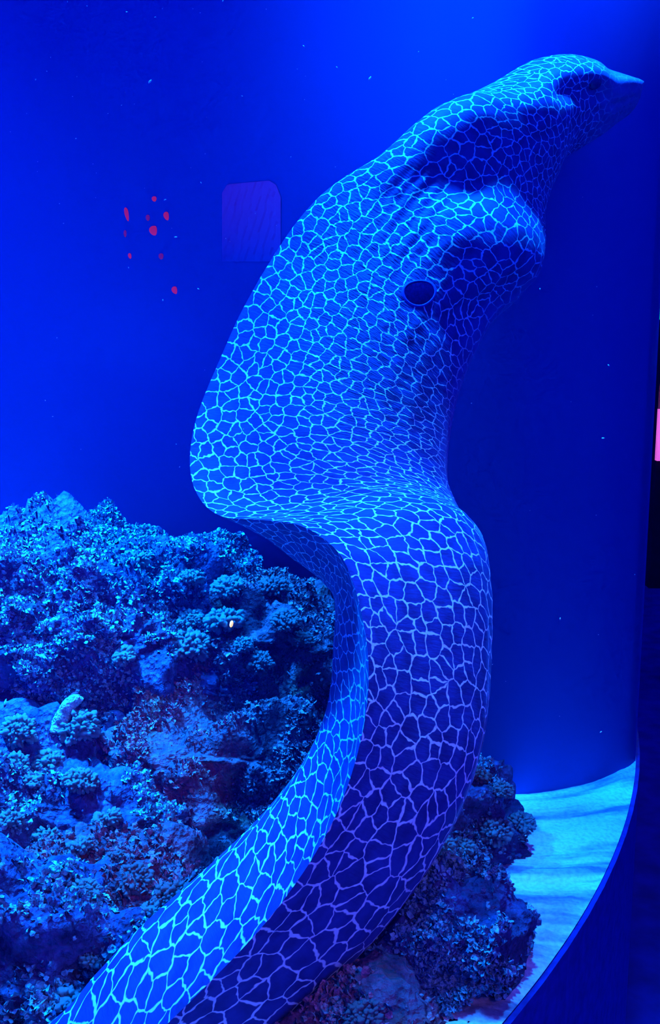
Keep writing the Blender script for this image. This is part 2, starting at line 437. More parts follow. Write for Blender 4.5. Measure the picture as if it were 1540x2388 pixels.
# ------------------------------------------------------------------ the eel
# stations from snout to tail: dorsal edge (px, py, depth), belly edge (px, py, depth), half width right, left (m), fin sharpness
ST = [
    ((1498, 190, 1.452), (1494, 212, 1.454), 0.007, 0.007, 0.0),
    ((1486, 182, 1.446), (1486, 240, 1.462), 0.015, 0.015, 0.0),
    ((1458, 175, 1.440), (1464, 268, 1.478), 0.022, 0.022, 0.0),
    ((1428, 168, 1.432), (1432, 288, 1.492), 0.028, 0.028, 0.0),
    ((1404, 150, 1.426), (1392, 318, 1.505), 0.036, 0.036, 0.0),
    ((1350, 138, 1.416), (1342, 348, 1.514), 0.045, 0.045, 0.0),
    ((1280, 152, 1.404), (1296, 380, 1.516), 0.055, 0.055, 0.0),
    ((1200, 190, 1.394), (1279, 442, 1.510), 0.064, 0.064, 0.0),
    ((1110, 219, 1.386), (1265, 500, 1.496), 0.072, 0.072, 0.05),
    ((1040, 240, 1.382), (1256, 546, 1.478), 0.080, 0.080, 0.15),
    ((970, 288, 1.380), (1254, 600, 1.454), 0.086, 0.086, 0.3),
    ((915, 340, 1.380), (1240, 655, 1.440), 0.090, 0.090, 0.45),
    ((875, 374, 1.380), (1197, 708, 1.428), 0.088, 0.092, 0.55),
    ((800, 417, 1.384), (1152, 748, 1.412), 0.085, 0.094, 0.7),
    ((745, 460, 1.386), (1120, 800, 1.398), 0.082, 0.095, 0.8),
    ((695, 515, 1.388), (1093, 858, 1.386), 0.080, 0.096, 0.9),
    ((648, 582, 1.389), (1073, 912, 1.376), 0.079, 0.097, 1.0),
    ((600, 660, 1.388), (1059, 965, 1.368), 0.078, 0.098, 1.0),
    ((553, 748, 1.385), (1051, 1010, 1.362), 0.078, 0.099, 1.0),
    ((508, 850, 1.378), (1046, 1050, 1.358), 0.078, 0.100, 1.0),
    ((474, 930, 1.368), (1044, 1085, 1.356), 0.079, 0.100, 1.0),
    ((452, 1000, 1.354), (1045, 1120, 1.357), 0.081, 0.101, 1.0),
    ((443, 1070, 1.337), (1053, 1157, 1.360), 0.084, 0.102, 1.0),
    ((450, 1128, 1.316), (1066, 1197, 1.365), 0.088, 0.102, 1.0),
    ((478, 1178, 1.292), (1078, 1235, 1.371), 0.092, 0.102, 1.0),
    ((525, 1206, 1.266), (1085, 1272, 1.378), 0.096, 0.102, 1.0),
    ((602, 1212, 1.238), (1086, 1312, 1.386), 0.099, 0.102, 1.0),
    ((688, 1222, 1.200), (1078, 1355, 1.398), 0.102, 0.102, 1.0),
    ((750, 1252, 1.180), (1064, 1400, 1.402), 0.102, 0.100, 1.0),
    ((798, 1300, 1.163), (1045, 1445, 1.404), 0.102, 0.099, 1.0),
    ((827, 1368, 1.150), (1028, 1495, 1.404), 0.102, 0.098, 1.0),
    ((846, 1442, 1.140), (1012, 1550, 1.402), 0.102, 0.098, 1.0),
    ((858, 1520, 1.132), (1000, 1610, 1.398), 0.102, 0.098, 1.0),
    ((860, 1600, 1.124), (988, 1670, 1.392), 0.102, 0.098, 1.0),
    ((850, 1685, 1.115), (970, 1735, 1.382), 0.102, 0.098, 1.0),
    ((828, 1780, 1.104), (940, 1805, 1.368), 0.101, 0.098, 1.0),
    ((793, 1880, 1.090), (895, 1880, 1.350), 0.100, 0.098, 1.0),
    ((740, 1983, 1.072), (835, 1955, 1.325), 0.099, 0.097, 1.0),
    ((670, 2088, 1.050), (760, 2035, 1.295), 0.097, 0.096, 1.0),
    ((588, 2188, 1.025), (670, 2115, 1.262), 0.094, 0.094, 1.0),
    ((490, 2290, 0.998), (570, 2200, 1.225), 0.090, 0.092, 1.0),
    ((388, 2390, 0.970), (465, 2290, 1.185), 0.086, 0.089, 1.0),
]
rows = []
for d, v, wr, wl, fn in ST:
    rows.append(np.concatenate([P(*d), P(*v), [wr, wl, fn]]))
last = rows[-1]
# the rest of the body lies along the front of the tank, out of the picture, and tapers to the tail
for (dx, dy, dz), (vx, vy, vz), w in [
    (P(272, 2500, 0.94), P(350, 2385, 1.145), 0.080), (P(140, 2630, 0.91), P(210, 2500, 1.10), 0.072),
    ((-0.37, 0.70, 0.060), (-0.36, 0.84, 0.000), 0.060), ((-0.52, 0.64, 0.055), (-0.53, 0.75, 0.00), 0.048),
    ((-0.70, 0.62, 0.055), (-0.70, 0.69, 0.005), 0.034), ((-0.88, 0.61, 0.05), (-0.88, 0.65, 0.01), 0.020),
    ((-1.02, 0.60, 0.04), (-1.02, 0.62, 0.015), 0.010), ((-1.10, 0.61, 0.03), (-1.10, 0.615, 0.02), 0.004)]:
    rows.append(np.array([dx, dy, dz, vx, vy, vz, w, w, 1.0]))
NS, NR = 620, 220
st = catmull(rows, NS)
# resample evenly along the middle line
mid = 0.5 * (st[:, 0:3] + st[:, 3:6])
Lm = np.concatenate([[0], np.cumsum(0.5 * np.linalg.norm(np.diff(st[:, 0:3], axis=0), axis=1) + 0.5 * np.linalg.norm(np.diff(st[:, 3:6], axis=0), axis=1))])
tt = np.linspace(0, Lm[-1], NS)
st = np.stack([np.interp(tt, Lm, st[:, k]) for k in range(9)], 1)
Dp, Vp = st[:, 0:3], st[:, 3:6]
mid = 0.5 * (Dp + Vp)
T = np.gradient(mid, axis=0)
for _ in range(25):
    T[1:-1] = 0.25 * T[:-2] + 0.5 * T[1:-1] + 0.25 * T[2:]
T /= np.linalg.norm(T, axis=1)[:, None]
A = Vp - Dp
Nn = np.cross(A, T); Nn /= np.linalg.norm(Nn, axis=1)[:, None]
ker = np.exp(-0.5 * (np.arange(-45, 46) / 17.0) ** 2); ker /= ker.sum()
for k in range(3):
    Nn[:, k] = np.convolve(np.pad(Nn[:, k], 45, mode='edge'), ker, mode='valid')
An = A / np.linalg.norm(A, axis=1)[:, None]
Nn -= An * (Nn * An).sum(1)[:, None]
Nn /= np.linalg.norm(Nn, axis=1)[:, None]
# the right flank is the side that faces the visitor on the upper body
ref = 150
if Nn[ref, 1] > 0: Nn = -Nn
phi = np.linspace(0, 2 * math.pi, NR, endpoint=False)      # 0 = dorsal edge, pi = belly
t = np.where(phi <= math.pi, phi / math.pi, (2 * math.pi - phi) / math.pi)
side = np.where(phi <= math.pi, 1.0, -1.0)
u = 0.5 * (1 - np.cos(math.pi * t))
ell = np.sin(math.pi * t)
# fin profile: thin blade near the edge, full body below
fin = np.interp(u, [0, 0.03, 0.10, 0.20, 0.32, 0.45, 0.58, 0.70, 0.82, 0.92, 0.98, 1.0],
                   [0, 0.055, 0.15, 0.33, 0.62, 0.87, 0.99, 0.98, 0.84, 0.58, 0.28, 0.0])
fn = st[:, 8][:, None]
headp = np.sin(math.pi * t ** 0.68)
prof = headp[None, :] * (1 - fn) + fin[None, :] * fn
wid = np.where(side[None, :] > 0, st[:, 6][:, None], st[:, 7][:, None])
pos = Dp[:, None, :] + A[:, None, :] * u[None, :, None] + Nn[:, None, :] * (prof * wid * side[None, :])[:, :, None]

def grid_normals(pos):
    du = np.gradient(pos, axis=0)
    dv = 0.5 * (np.roll(pos, -1, 1) - np.roll(pos, 1, 1))
    n = np.cross(dv, du); l = np.linalg.norm(n, axis=2); l[l < 1e-12] = 1
    n /= l[:, :, None]
    c = pos - pos.mean(1)[:, None, :]
    if (n * c).sum() < 0: n = -n
    return n

# skin coordinates before the modelling of folds
ds = np.linalg.norm(np.diff(Dp, axis=0), axis=1) * 0.95 + np.linalg.norm(np.diff(Vp, axis=0), axis=1) * 0.05
cell_st = np.interp(np.linspace(0, 1, NS), [0, 0.10, 0.2, 0.40, 0.55, 0.7, 1.0], [0.0130, 0.0155, 0.0180, 0.0195, 0.0250, 0.0255, 0.021])
U1 = np.concatenate([[0], np.cumsum(ds / (0.5 * (cell_st[1:] + cell_st[:-1])))])
seg = np.linalg.norm(np.roll(pos, -1, 1) - pos, axis=2)
S = np.concatenate([np.zeros((NS, 1)), np.cumsum(seg, axis=1)], axis=1)      # NR + 1 columns
j0 = NR // 4
V1 = (S - S[:, j0:j0 + 1]) / cell_st[:, None]

# folds, hollows and bulges of the head and neck, on the visible flank
nrm = grid_normals(pos)
flat = pos.reshape(-1, 3)
px, py, dep = project(flat)
facing = np.repeat(((side > 0) * 1.0)[None, :], NS, 0).ravel()
facing *= np.clip(np.repeat(np.sin(math.pi * t)[None, :], NS, 0).ravel() * 3.0, 0, 1)
def seg_dist(px, py, poly):
    best = np.full(len(px), 1e9)
    for (x0, y0), (x1, y1) in zip(poly[:-1], poly[1:]):
        dx, dy = x1 - x0, y1 - y0
        k = np.clip(((px - x0) * dx + (py - y0) * dy) / (dx * dx + dy * dy), 0, 1)
        best = np.minimum(best, np.hypot(px - x0 - k * dx, py - y0 - k * dy))
    return best
FOLDS = [  # polyline, width px, height m
    ([(1120, 405), (1180, 415), (1240, 440)], 70, -0.013),     # hollow below the cheek
    ([(1050, 415), (1110, 425)], 46, -0.008),
    ([(1090, 560), (1170, 590)], 88, 0.012),                   # gill pouch
    ([(1010, 420), (950, 490), (900, 560), (850, 630)], 10, -0.0035),     # gill furrows
    ([(1030, 440), (970, 510), (925, 575), (890, 620)], 8, -0.0030),
    ([(985, 405), (920, 480), (870, 550), (820, 610)], 8, -0.0026),
    ([(1045, 470), (990, 540), (935, 610)], 7, -0.0026),
    ([(1010, 560), (960, 610), (925, 650)], 7, -0.0024),
    ([(960, 400), (890, 480), (840, 560), (790, 640)], 8, -0.0018),
    ([(880, 520), (830, 600), (800, 680)], 7, -0.0018),
    ([(905, 610), (870, 660), (850, 720)], 7, -0.0018),
    ([(1060, 745), (1150, 700), (1190, 660)], 34, -0.010),
    ([(1100, 270), (1000, 330), (930, 400)], 60, 0.010),       # nape muscle
    ([(1330, 205), (1400, 215)], 34, -0.016),                  # hollow below the brow
    ([(1480, 226), (1400, 262), (1320, 285), (1250, 320)], 6, -0.002),   # mouth
    ([(1440, 178), (1480, 190)], 10, 0.0015),                   # tube nostril
]
disp = np.zeros(len(px))
for poly, wpx, hh in FOLDS:
    disp += hh * np.exp(-(seg_dist(px, py, poly) / wpx) ** 2)
# soft radial creases in the throat area
wr = np.exp(-(((px - 880) / 170) ** 2 + ((py - 690) / 230) ** 2)) + 0.8 * np.exp(-(((px - 960) / 130) ** 2 + ((py - 900) / 150) ** 2))
wr = np.clip(wr, 0, 1) * facing
disp += 0.0013 * wr * noise(np.stack([px / 26, py / 13, np.zeros(len(px))], 1), 3)
disp += 0.0012 * noise(flat * 60, 5) * np.clip(1 - wr, 0, 1) * 0.5
disp *= facing
pos = (flat + nrm.reshape(-1, 3) * disp[:, None]).reshape(NS, NR, 3)

verts = np.concatenate([pos.reshape(-1, 3), pos[0].mean(0)[None], pos[-1].mean(0)[None]])
faces = []; fuv = []
for i in range(NS - 1):
    for j in range(NR):
        j2 = (j + 1) % NR
        faces.append((i * NR + j, (i + 1) * NR + j, (i + 1) * NR + j2, i * NR + j2))
        fuv += [(U1[i], V1[i, j]), (U1[i + 1], V1[i + 1, j]), (U1[i + 1], V1[i + 1, j + 1]), (U1[i], V1[i, j + 1])]
tip, tail = NS * NR, NS * NR + 1
for j in range(NR):
    j2 = (j + 1) % NR
    faces.append((tip, j, j2)); fuv += [(U1[0], 0), (U1[0], V1[0, j]), (U1[0], V1[0, j + 1])]
    faces.append((tail, (NS - 1) * NR + j2, (NS - 1) * NR + j)); fuv += [(U1[-1], 0), (U1[-1], V1[-1, j + 1]), (U1[-1], V1[-1, j])]
me = mesh_from('moray_body', verts, faces)
ul = me.uv_layers.new(name='skin')
ul.data.foreach_set('uv', np.array(fuv, float).ravel())
pale = np.clip((t - 0.80) / 0.2, 0, 1)[None, :] * np.ones((NS, 1))
# the snout carries no net
pale = np.maximum(pale, np.clip((0.045 - np.linspace(0, 1, NS)) / 0.02, 0, 1)[:, None] * 0.9)
a = me.attributes.new('pale', 'FLOAT', 'POINT'); a.data.foreach_set('value', np.concatenate([pale.ravel(), [1, 1]]).astype(np.float32))
a = me.attributes.new('wrinkle', 'FLOAT', 'POINT'); a.data.foreach_set('value', np.concatenate([wr, [0, 0]]).astype(np.float32))
bm = bmesh.new(); bm.from_mesh(me); bmesh.ops.recalc_face_normals(bm, faces=bm.faces); bm.to_mesh(me); bm.free()
eel = tag(link('moray_eel', None), 'moray eel with a pale honeycomb net on blue skin, rearing up out of the rocks', 'eel')
eel.location = (-0.3, 0.85, 0.0)
def eel_part(name, mesh, mat):
    o = link(name, mesh, mat, eel)
    o.matrix_parent_inverse = Matrix.Translation((0.3, -0.85, 0.0))
    return o
eel_part('body', me, M['eel'])

def surface_at(qx, qy):
    """point and normal of the visible flank at a photo pixel"""
    fx, fy, fd = project(pos.reshape(-1, 3))
    k = np.argmin((fx - qx) ** 2 + (fy - qy) ** 2 + np.where(facing > 0.05, 0, 1e9))
    nn = grid_normals(pos).reshape(-1, 3)
    near = np.argsort((fx - qx) ** 2 + (fy - qy) ** 2 + np.where(facing > 0.05, 0, 1e9))[:60]
    n_ = nn[near].mean(0); n_ /= np.linalg.norm(n_)
    return pos.reshape(-1, 3)[near].mean(0), n_

def disc_on(point, normal, up, ra, rb, prof_fn, rings=10, seg=40):
    z = Vector(normal); x = Vector(up).cross(z).normalized(); y = z.cross(x)
    V = [Vector(point) + z * prof_fn(0.0)]; F = []
    for k in range(1, rings + 1):
        r = k / rings
        for s in range(seg):
            a = 2 * math.pi * s / seg
            wob = 1 + 0.05 * math.sin(2 * a + 0.6) + 0.035 * math.sin(3 * a)
            V.append(Vector(point) + x * (ra * r * wob * math.cos(a)) + y * (rb * r * wob * math.sin(a)) + z * prof_fn(r))
    for s in range(seg):
        F.append((0, 1 + s, 1 + (s + 1) % seg))
    for k in range(rings - 1):
        for s in range(seg):
            a, b2 = 1 + k * seg + s, 1 + k * seg + (s + 1) % seg
            F.append((a, a + seg, b2 + seg, b2))
    return V, F
gp, gn = surface_at(978, 683)
V, F = disc_on(gp, gn, (0, 0, 1), 0.0200, 0.0165, lambda r: 0.0015 + 0.0012 * (1 - r * r))
o = eel_part('gill_opening', mesh_from('gill_opening', V, F), M['pit']); o['label'] = 'dark round gill opening'
V, F = disc_on(gp, gn, (0, 0, 1), 0.0222, 0.0184, lambda r: 0.0008 if r < 0.80 else 0.0004 + 0.0018 * math.sin(math.pi * (r - 0.80) / 0.20), 20, 48)
V2 = V; F2 = [f for f in F if min(f) > 15 * 48]
used = sorted({i for f in F2 for i in f}); rm = {k: i for i, k in enumerate(used)}
eel_part('gill_rim', mesh_from('gill_rim', [V[i] for i in used], [tuple(rm[i] for i in f) for f in F2]), M['lid'])
ep, en = surface_at(1388, 196)
V, F = disc_on(ep, en, (0, 0, 1), 0.0085, 0.0085, lambda r: 0.005 * math.sqrt(max(0, 1 - r * r)), 8, 28)
o = eel_part('eye', mesh_from('eye', V, F), M['eye']); o['label'] = 'small dark eye'

# ------------------------------------------------------------------ rocks
from mathutils.bvhtree import BVHTree
_ev = pos[::2, ::2].reshape(-1, 3); _es, _er = pos[::2, ::2].shape[:2]
_en = grid_normals(pos)[::2, ::2].reshape(-1, 3)
eel_tree = BVHTree.FromPolygons([Vector(v) for v in _ev], [(i * _er + j, (i + 1) * _er + j, (i + 1) * _er + (j + 1) % _er, i * _er + (j + 1) % _er) for i in range(_es - 1) for j in range(_er)])
_lo, _hi = _ev.min(0) - 0.02, _ev.max(0) + 0.02
_gt = np.array([eel_tree.find_nearest(Vector(v))[1].dot(Vector(n_)) for v, n_ in zip(_ev[2000:4000:40] , _en[2000:4000:40])])
_flip = 1.0 if np.median(_gt) > 0 else -1.0
def clear_of_eel(w, gap):
    """moves points that lie in or on the eel out to its skin"""
    idx = np.where(((w > _lo) & (w < _hi)).all(1))[0]
    for k in idx:
        v = Vector(w[k]); c_, n_, _, d_ = eel_tree.find_nearest(v)
        n_ = n_ * _flip
        if (v - c_).dot(n_) < gap and d_ < 0.14:
            if (v - c_).dot(n_) < 0 or d_ < gap: w[k] = np.array(c_ + n_ * gap)
    return w
def make_rock_mesh(name, c, rad, sub, seed, rough=1.0, flat_top=0.0):
    bm = bmesh.new(); bmesh.ops.create_icosphere(bm, subdivisions=sub, radius=1.0)
    v = np.array([x.co[:] for x in bm.verts]); f = [[x.index for x in fc.verts] for fc in bm.faces]; bm.free()
    rad = np.array(rad)
    e = np.sign(v) * np.abs(v) ** 0.72
    p = e * rad
    n = v / rad; n /= np.linalg.norm(n, axis=1)[:, None]
    big = min(rad)
    d = 0.20 * big * fbm(p / (big * 0.8), 2, seed=seed)
    p = p + n * d[:, None]
    d = rough * (0.026 * ridged(p * 9, 2, seed=seed + 1) + 0.017 * fbm(p * 24, 2, seed=seed + 2)
                 + 0.009 * ridged(p * 58, 2, seed=seed + 3) + 0.005 * noise(p * 130, seed + 4))
    p = p + n * d[:, None]
    if seed == 10: p[:, 2] += 0.07 * p[:, 0]
    # shelves: horizontal ledges
    p[:, 2] += 0.010 * np.sin(p[:, 2] * 55 + 2.5 * noise(p * 7, seed + 6)) * rough
    return p, f, n

def keep_inside(w, margin):
    q = w[:, :2] - TC; r = np.linalg.norm(q, axis=1)
    k = np.minimum(1.0, (TR - margin) / np.maximum(r, 1e-9))
    w[:, :2] = TC + q * k[:, None]
    return w

def tri_sample(p, f, k, rs):
    f = np.array(f)
    a, b, c = p[f[:, 0]], p[f[:, 1]], p[f[:, 2]]
    cr = np.cross(b - a, c - a); ar = np.linalg.norm(cr, axis=1)
    nf = cr / np.maximum(ar, 1e-12)[:, None]
    return a, b, c, nf, ar

def flakes_mesh(name, centre, p, f, count, size, seed, keep=None):
    """leafy growth: small cupped blades rooted on a rock surface, as one mesh"""
    rs = np.random.default_rng(seed)
    a, b, c, nf, ar = tri_sample(p, f, count, rs)
    w = ar.copy()
    wp = (a + b + c) / 3 + centre
    view = -(wp - np.array([0, 0, CAM_Z])); view /= np.linalg.norm(view, axis=1)[:, None]
    w *= ((nf * view).sum(1) > -0.25)
    w *= wp[:, 2] > 0.0
    patch = np.clip(fbm(wp * 10, 3, seed=seed) * 1.6 + (0.75 if seed == 1 else 0.35), 0.02, 1) ** 1.5
    w *= patch * (0.3 + np.clip(nf[:, 2], 0, 1))
    if keep is not None: w *= keep(wp)
    pick = rs.choice(len(w), size=count, p=w / w.sum())
    r1, r2 = rs.random(count), rs.random(count)
    sw = r1 + r2 > 1; r1[sw] = 1 - r1[sw]; r2[sw] = 1 - r2[sw]
    o = a[pick] + (b[pick] - a[pick]) * r1[:, None] + (c[pick] - a[pick]) * r2[:, None]
    n = nf[pick] + rs.normal(scale=0.6, size=(count, 3)); n /= np.linalg.norm(n, axis=1)[:, None]
    n[:, 2] += 0.15; n /= np.linalg.norm(n, axis=1)[:, None]
    x = np.cross(n, rs.normal(size=(count, 3))); x /= np.linalg.norm(x, axis=1)[:, None]
    y = np.cross(n, x)
    s = size * np.minimum(rs.lognormal(0, 0.42, count), 1.9)
    V = []; F = []
    # blade template: root, two belly pairs, tip
    tpl = np.array([(-0.25, 0, 0.0), (0.25, 0, 0.0), (-0.55, 0.18, 0.55), (0.0, 0.0, 0.6), (0.55, 0.18, 0.55), (-0.38, 0.5, 1.0), (0.05, 0.34, 1.12), (0.42, 0.55, 0.95)])
    fac = [(0, 1, 3), (0, 3, 2), (1, 4, 3), (2, 3, 6), (2, 6, 5), (3, 4, 7), (3, 7, 6)]
    jit = 1 + rs.normal(scale=0.14, size=(count, 8, 3))
    tp = tpl[None] * jit
    W = o[:, None, :] - n[:, None, :] * (0.15 * s)[:, None, None] + s[:, None, None] * (tp[:, :, 0:1] * x[:, None, :] + tp[:, :, 1:2] * y[:, None, :] + tp[:, :, 2:3] * n[:, None, :])
    V = keep_inside(W.reshape(-1, 3) + centre, 0.012) - centre
    base = (np.arange(count) * 8)[:, None, None]
    F = (np.array(fac)[None] + base).reshape(-1, 3)
    return mesh_from(name, V, F)

ROCKS = [  # name, label, centre px, depth, radii (m), subdivision, material, growth material, flakes, flake size, roughness, seed
    ('live_rock', 'largest rock, its broad upper face thick with bright leafy growth, below the red glows', (140, 1600, 1.90), (0.348, 0.24, 0.26), 7, 'rock', 'growth', 46000, 0.0042, 1.15, 1),
    ('live_rock', 'dim rock with round coral tufts between the big bright rock and the eel', (640, 1700, 1.80), (0.132, 0.11, 0.238), 6, 'rock_pinklit', 'growth_pinklit', 6000, 0.0042, 1.0, 2),
    ('live_rock', 'shadowy blue rock at the lower left with pale coral knobs', (90, 2020, 1.62), (0.24, 0.18, 0.20), 6, 'rock', 'growth', 8000, 0.0042, 1.1, 3),
    ('live_rock', 'crumbly rock browned by painted pink light, beside the inner curve of the eel', (490, 1930, 1.68), (0.17, 0.15, 0.20), 6, 'rock_pinklit', 'growth_pinklit', 11000, 0.0042, 1.0, 4),
    ('live_rock', 'low rock browned by painted pink light, under the pinkish coral mound, against the lower body', (360, 2250, 1.34), (0.20, 0.11, 0.13), 6, 'rock_pinklit', 'growth_pinklit', 3000, 0.0050, 0.9, 5),
    ('live_rock', 'unlit rock filling the bottom left corner', (20, 2330, 1.25), (0.20, 0.11, 0.14), 6, 'rock', 'growth', 2500, 0.0050, 0.9, 9),
    ('live_rock', 'dark rock with stacked knobs standing before the bright sand', (1020, 1990, 1.60), (0.10, 0.11, 0.13), 6, 'rock', 'growth', 4500, 0.0042, 0.9, 6),
    ('live_rock', 'blue leafy rock on the sand under the knobbed one', (1000, 2275, 1.27), (0.098, 0.075, 0.11), 6, 'rock', 'growth', 9000, 0.0044, 0.9, 7),
    ('live_rock', 'small dark rock with a pinkish top under the eel at the bottom edge', (830, 2420, 1.13), (0.075, 0.055, 0.055), 5, 'rock_pinklit', 'growth_pinklit', 1000, 0.0055, 0.8, 8),
]
rock_surf = []
for nm, lab, cpx, rad, sub, mk, gk, cnt, fsz, rough, seed in ROCKS:
    c = P(*cpx)
    p, f, n = make_rock_mesh(nm, c, rad, sub, seed * 10, rough)
    low = p[:, 2] + c[2] < -0.006
    p[low, 2] = -0.006 - c[2]
    w = keep_inside(p + c, 0.02)
    w[:, 1] = np.minimum(w[:, 1], np.interp(w[:, 0], far_part[:, 0], far_part[:, 1]) - 0.012) if seed <= 5 else w[:, 1]
    p = clear_of_eel(w, 0.006) - c
    o = link(nm, mesh_from(nm, p, f), M[mk], None, c)
    tag(o, lab, 'rock', 'rocks of the reef')
    g = link('leafy_growth', flakes_mesh('leafy_growth', c, p, f, cnt, fsz, seed), M[gk], o)
    g['kind'] = 'stuff'
    rock_surf.append((o, p + c))

allp = np.concatenate([s for _, s in rock_surf])
apx, apy, adep = project(allp)
def on_rock(qx, qy, rad=14):
    """nearest rock surface seen at a photo pixel"""
    k = np.where((np.abs(apx - qx) < rad) & (np.abs(apy - qy) < rad))[0]
    if len(k) == 0: return None
    return allp[k[np.argmin(adep[k])]]

# ------------------------------------------------------------------ coral tufts
def tuft_mesh(name, count, seed, knob=0.2, flat=0.7, sub=2):
    rs = np.random.default_rng(seed)
    bm = bmesh.new(); bmesh.ops.create_icosphere(bm, subdivisions=sub, radius=1.0)
    tv = np.array([x.co[:] for x in bm.verts]); tf = np.array([[x.index for x in fc.verts] for fc in bm.faces]); bm.free()
    V = []; F = []
    off = 0
    # core
    core = tv * np.array([0.72, 0.72, 0.72 * flat]) * (1 + 0.15 * noise(tv * 2, seed))[:, None]
    V.append(core); F.append(tf); off += len(tv)
    for k in range(count):
        d = rs.normal(size=3); d[2] = d[2] * 0.8 + 0.25; d /= np.linalg.norm(d)
        r = 0.78 + 0.20 * rs.random()
        s = knob * rs.lognormal(0, 0.3)
        kn = tv * s * (1 + 0.3 * noise(tv * 1.7 + k, seed + 1))[:, None]
        kn = kn + np.outer(kn @ d, d) * 0.5
        V.append(kn + d * r * np.array([1, 1, flat])); F.append(tf + off); off += len(tv)
    return mesh_from(name, np.concatenate(V), np.concatenate(F))
TM = [tuft_mesh('tuft_mesh', 150, 21, 0.11, 0.55, 1), tuft_mesh('tuft_mesh', 190, 22, 0.10, 0.8, 1), tuft_mesh('tuft_mesh', 110, 23, 0.14, 0.65, 1), tuft_mesh('tuft_mesh', 220, 24, 0.085, 0.5, 1)]
TMP = [m.copy() for m in TM]
for m in TM: m.materials.append(M['coral'])
for m in TMP: m.materials.append(M['coral_pink'])
TUFTS = [ # px, py, size px across, variant, pink, label
    (332, 1285, 66, 2, 0, 'bright coral knob standing highest on the largest rock'),
    (525, 1362, 90, 3, 0, 'bluish coral tuft uppermost at the right end of the largest rock'),
    (528, 1428, 96, 0, 0, 'bright-topped oval coral tuft just above the yellow speck'),
    (448, 1422, 74, 3, 0, 'small flat coral tuft next to the bright-topped oval one'),
    (460, 1350, 60, 0, 0, 'tiny pale coral tuft over the flat one, on the largest rock'),
    (455, 1480, 100, 1, 0, 'wide cauliflower coral tuft lower down from the yellow speck'),
    (560, 1495, 48, 1, 0, 'little whitish coral tuft directly under the yellow speck'),
    (610, 1540, 70, 1, 1, 'dim grey coral tuft near the eel, under the yellow speck'),
    (655, 1445, 80, 3, 1, 'faint shadowed coral tuft beside the inner bend of the eel'),
    (640, 1345, 90, 3, 1, 'faintest coral tuft right under the fold of the fin'),
    (715, 1470, 70, 3, 1, 'dark coral tuft touching the outline of the eel'),
    (300, 1510, 60, 2, 0, 'slanting bright coral lump in the middle of the largest rock'),
    (40, 1690, 92, 1, 0, 'knobbly coral tuft at the edge of the picture, level with the eel waist'),
    (25, 1770, 80, 1, 0, 'blue coral tuft under the knobbly one at the picture edge'),
    (105, 1720, 86, 0, 0, 'coral tuft with large beads next to the pale upright finger'),
    (115, 1755, 70, 2, 0, 'bright coral bead cluster over the lower left rock'),
    (200, 1685, 100, 1, 0, 'bumpy coral tuft directly under the pale upright finger'),
    (195, 1800, 96, 3, 0, 'broad dotted coral tuft in the middle of the lower left rock'),
    (80, 1800, 60, 2, 0, 'small bright coral tuft between two broad ones at lower left'),
    (265, 1890, 70, 2, 0, 'pale blue coral bracket jutting toward the crumbly rock'),
    (180, 1950, 66, 2, 0, 'cyan-tipped coral lump under the pale bracket'),
    (115, 1930, 84, 0, 0, 'dull blue coral bracket beside the cyan-tipped lump'),
    (25, 1895, 70, 1, 0, 'bright speckled coral tuft low at the picture edge'),
    (280, 1978, 48, 2, 1, 'leaning mauve coral stub on the crumbly rock'),
    (330, 2020, 90, 0, 1, 'pinkish white coral ledge under the mauve stub'),
    (430, 2085, 104, 1, 1, 'round pinkish coral mound next to the lower body of the eel'),
    (365, 2105, 66, 2, 0, 'cyan-topped coral lump beside the round pinkish mound'),
    (465, 2055, 40, 1, 1, 'tiny coral stub on top of the round pinkish mound'),
    (210, 2050, 84, 3, 0, 'ragged blue coral tuft over the ribbon of the eel'),
    (225, 2235, 60, 0, 0, 'thin blue coral spray above the bright lump at the eel'),
    (190, 2330, 82, 2, 0, 'bright cyan coral lump tucked against the eel at the bottom left'),
    (1105, 1785, 62, 0, 1, 'brownish knob at the top of the rock right behind the eel'),
    (1185, 1838, 50, 1, 0, 'pale rounded knob poking up at the edge of the bright sand'),
    (1205, 1895, 84, 3, 0, 'dark beaded knob overlapping the bright sand'),
    (1170, 1925, 80, 1, 0, 'blue beaded coral tuft under the dark beaded knob'),
    (1030, 1945, 74, 3, 0, 'lilac coral tuft beside the belly of the eel'),
    (1090, 1955, 56, 0, 0, 'smooth bluish coral lump in front of the bright sand'),
    (845, 2345, 100, 1, 1, 'pink and white coral tuft at the bottom edge under the eel'),
    (770, 2240, 56, 3, 0, 'faint blue coral sprig just under the eel'),
]
for qx, qy, spx, var, pink, lab in TUFTS:
    q = on_rock(qx, qy + spx * 0.12)
    if q is None:
        print('no rock at', qx, qy); continue
    dd = float(project(q[None])[2][0])
    s = spx / 2 / FPX * dd * 0.98
    q = q + np.array([0, -0.3 * s, 0.0])
    c_, n_, _, d_ = eel_tree.find_nearest(Vector(q)); n_ = n_ * _flip
    sd_ = (Vector(q) - c_).dot(n_)
    if d_ < 1.12 * s or (sd_ < 0 and d_ < 0.12):
        q = np.array(c_ + n_ * (1.12 * s))
    o = link('coral_tuft', (TMP if pink else TM)[var], None, None, q)
    o.scale = (s, s * 0.9, s)
    o.rotation_euler = (random.uniform(-0.3, 0.3), random.uniform(-0.3, 0.3), random.uniform(0, 6.28))
    tag(o, lab, 'coral', 'coral tufts on the rocks')

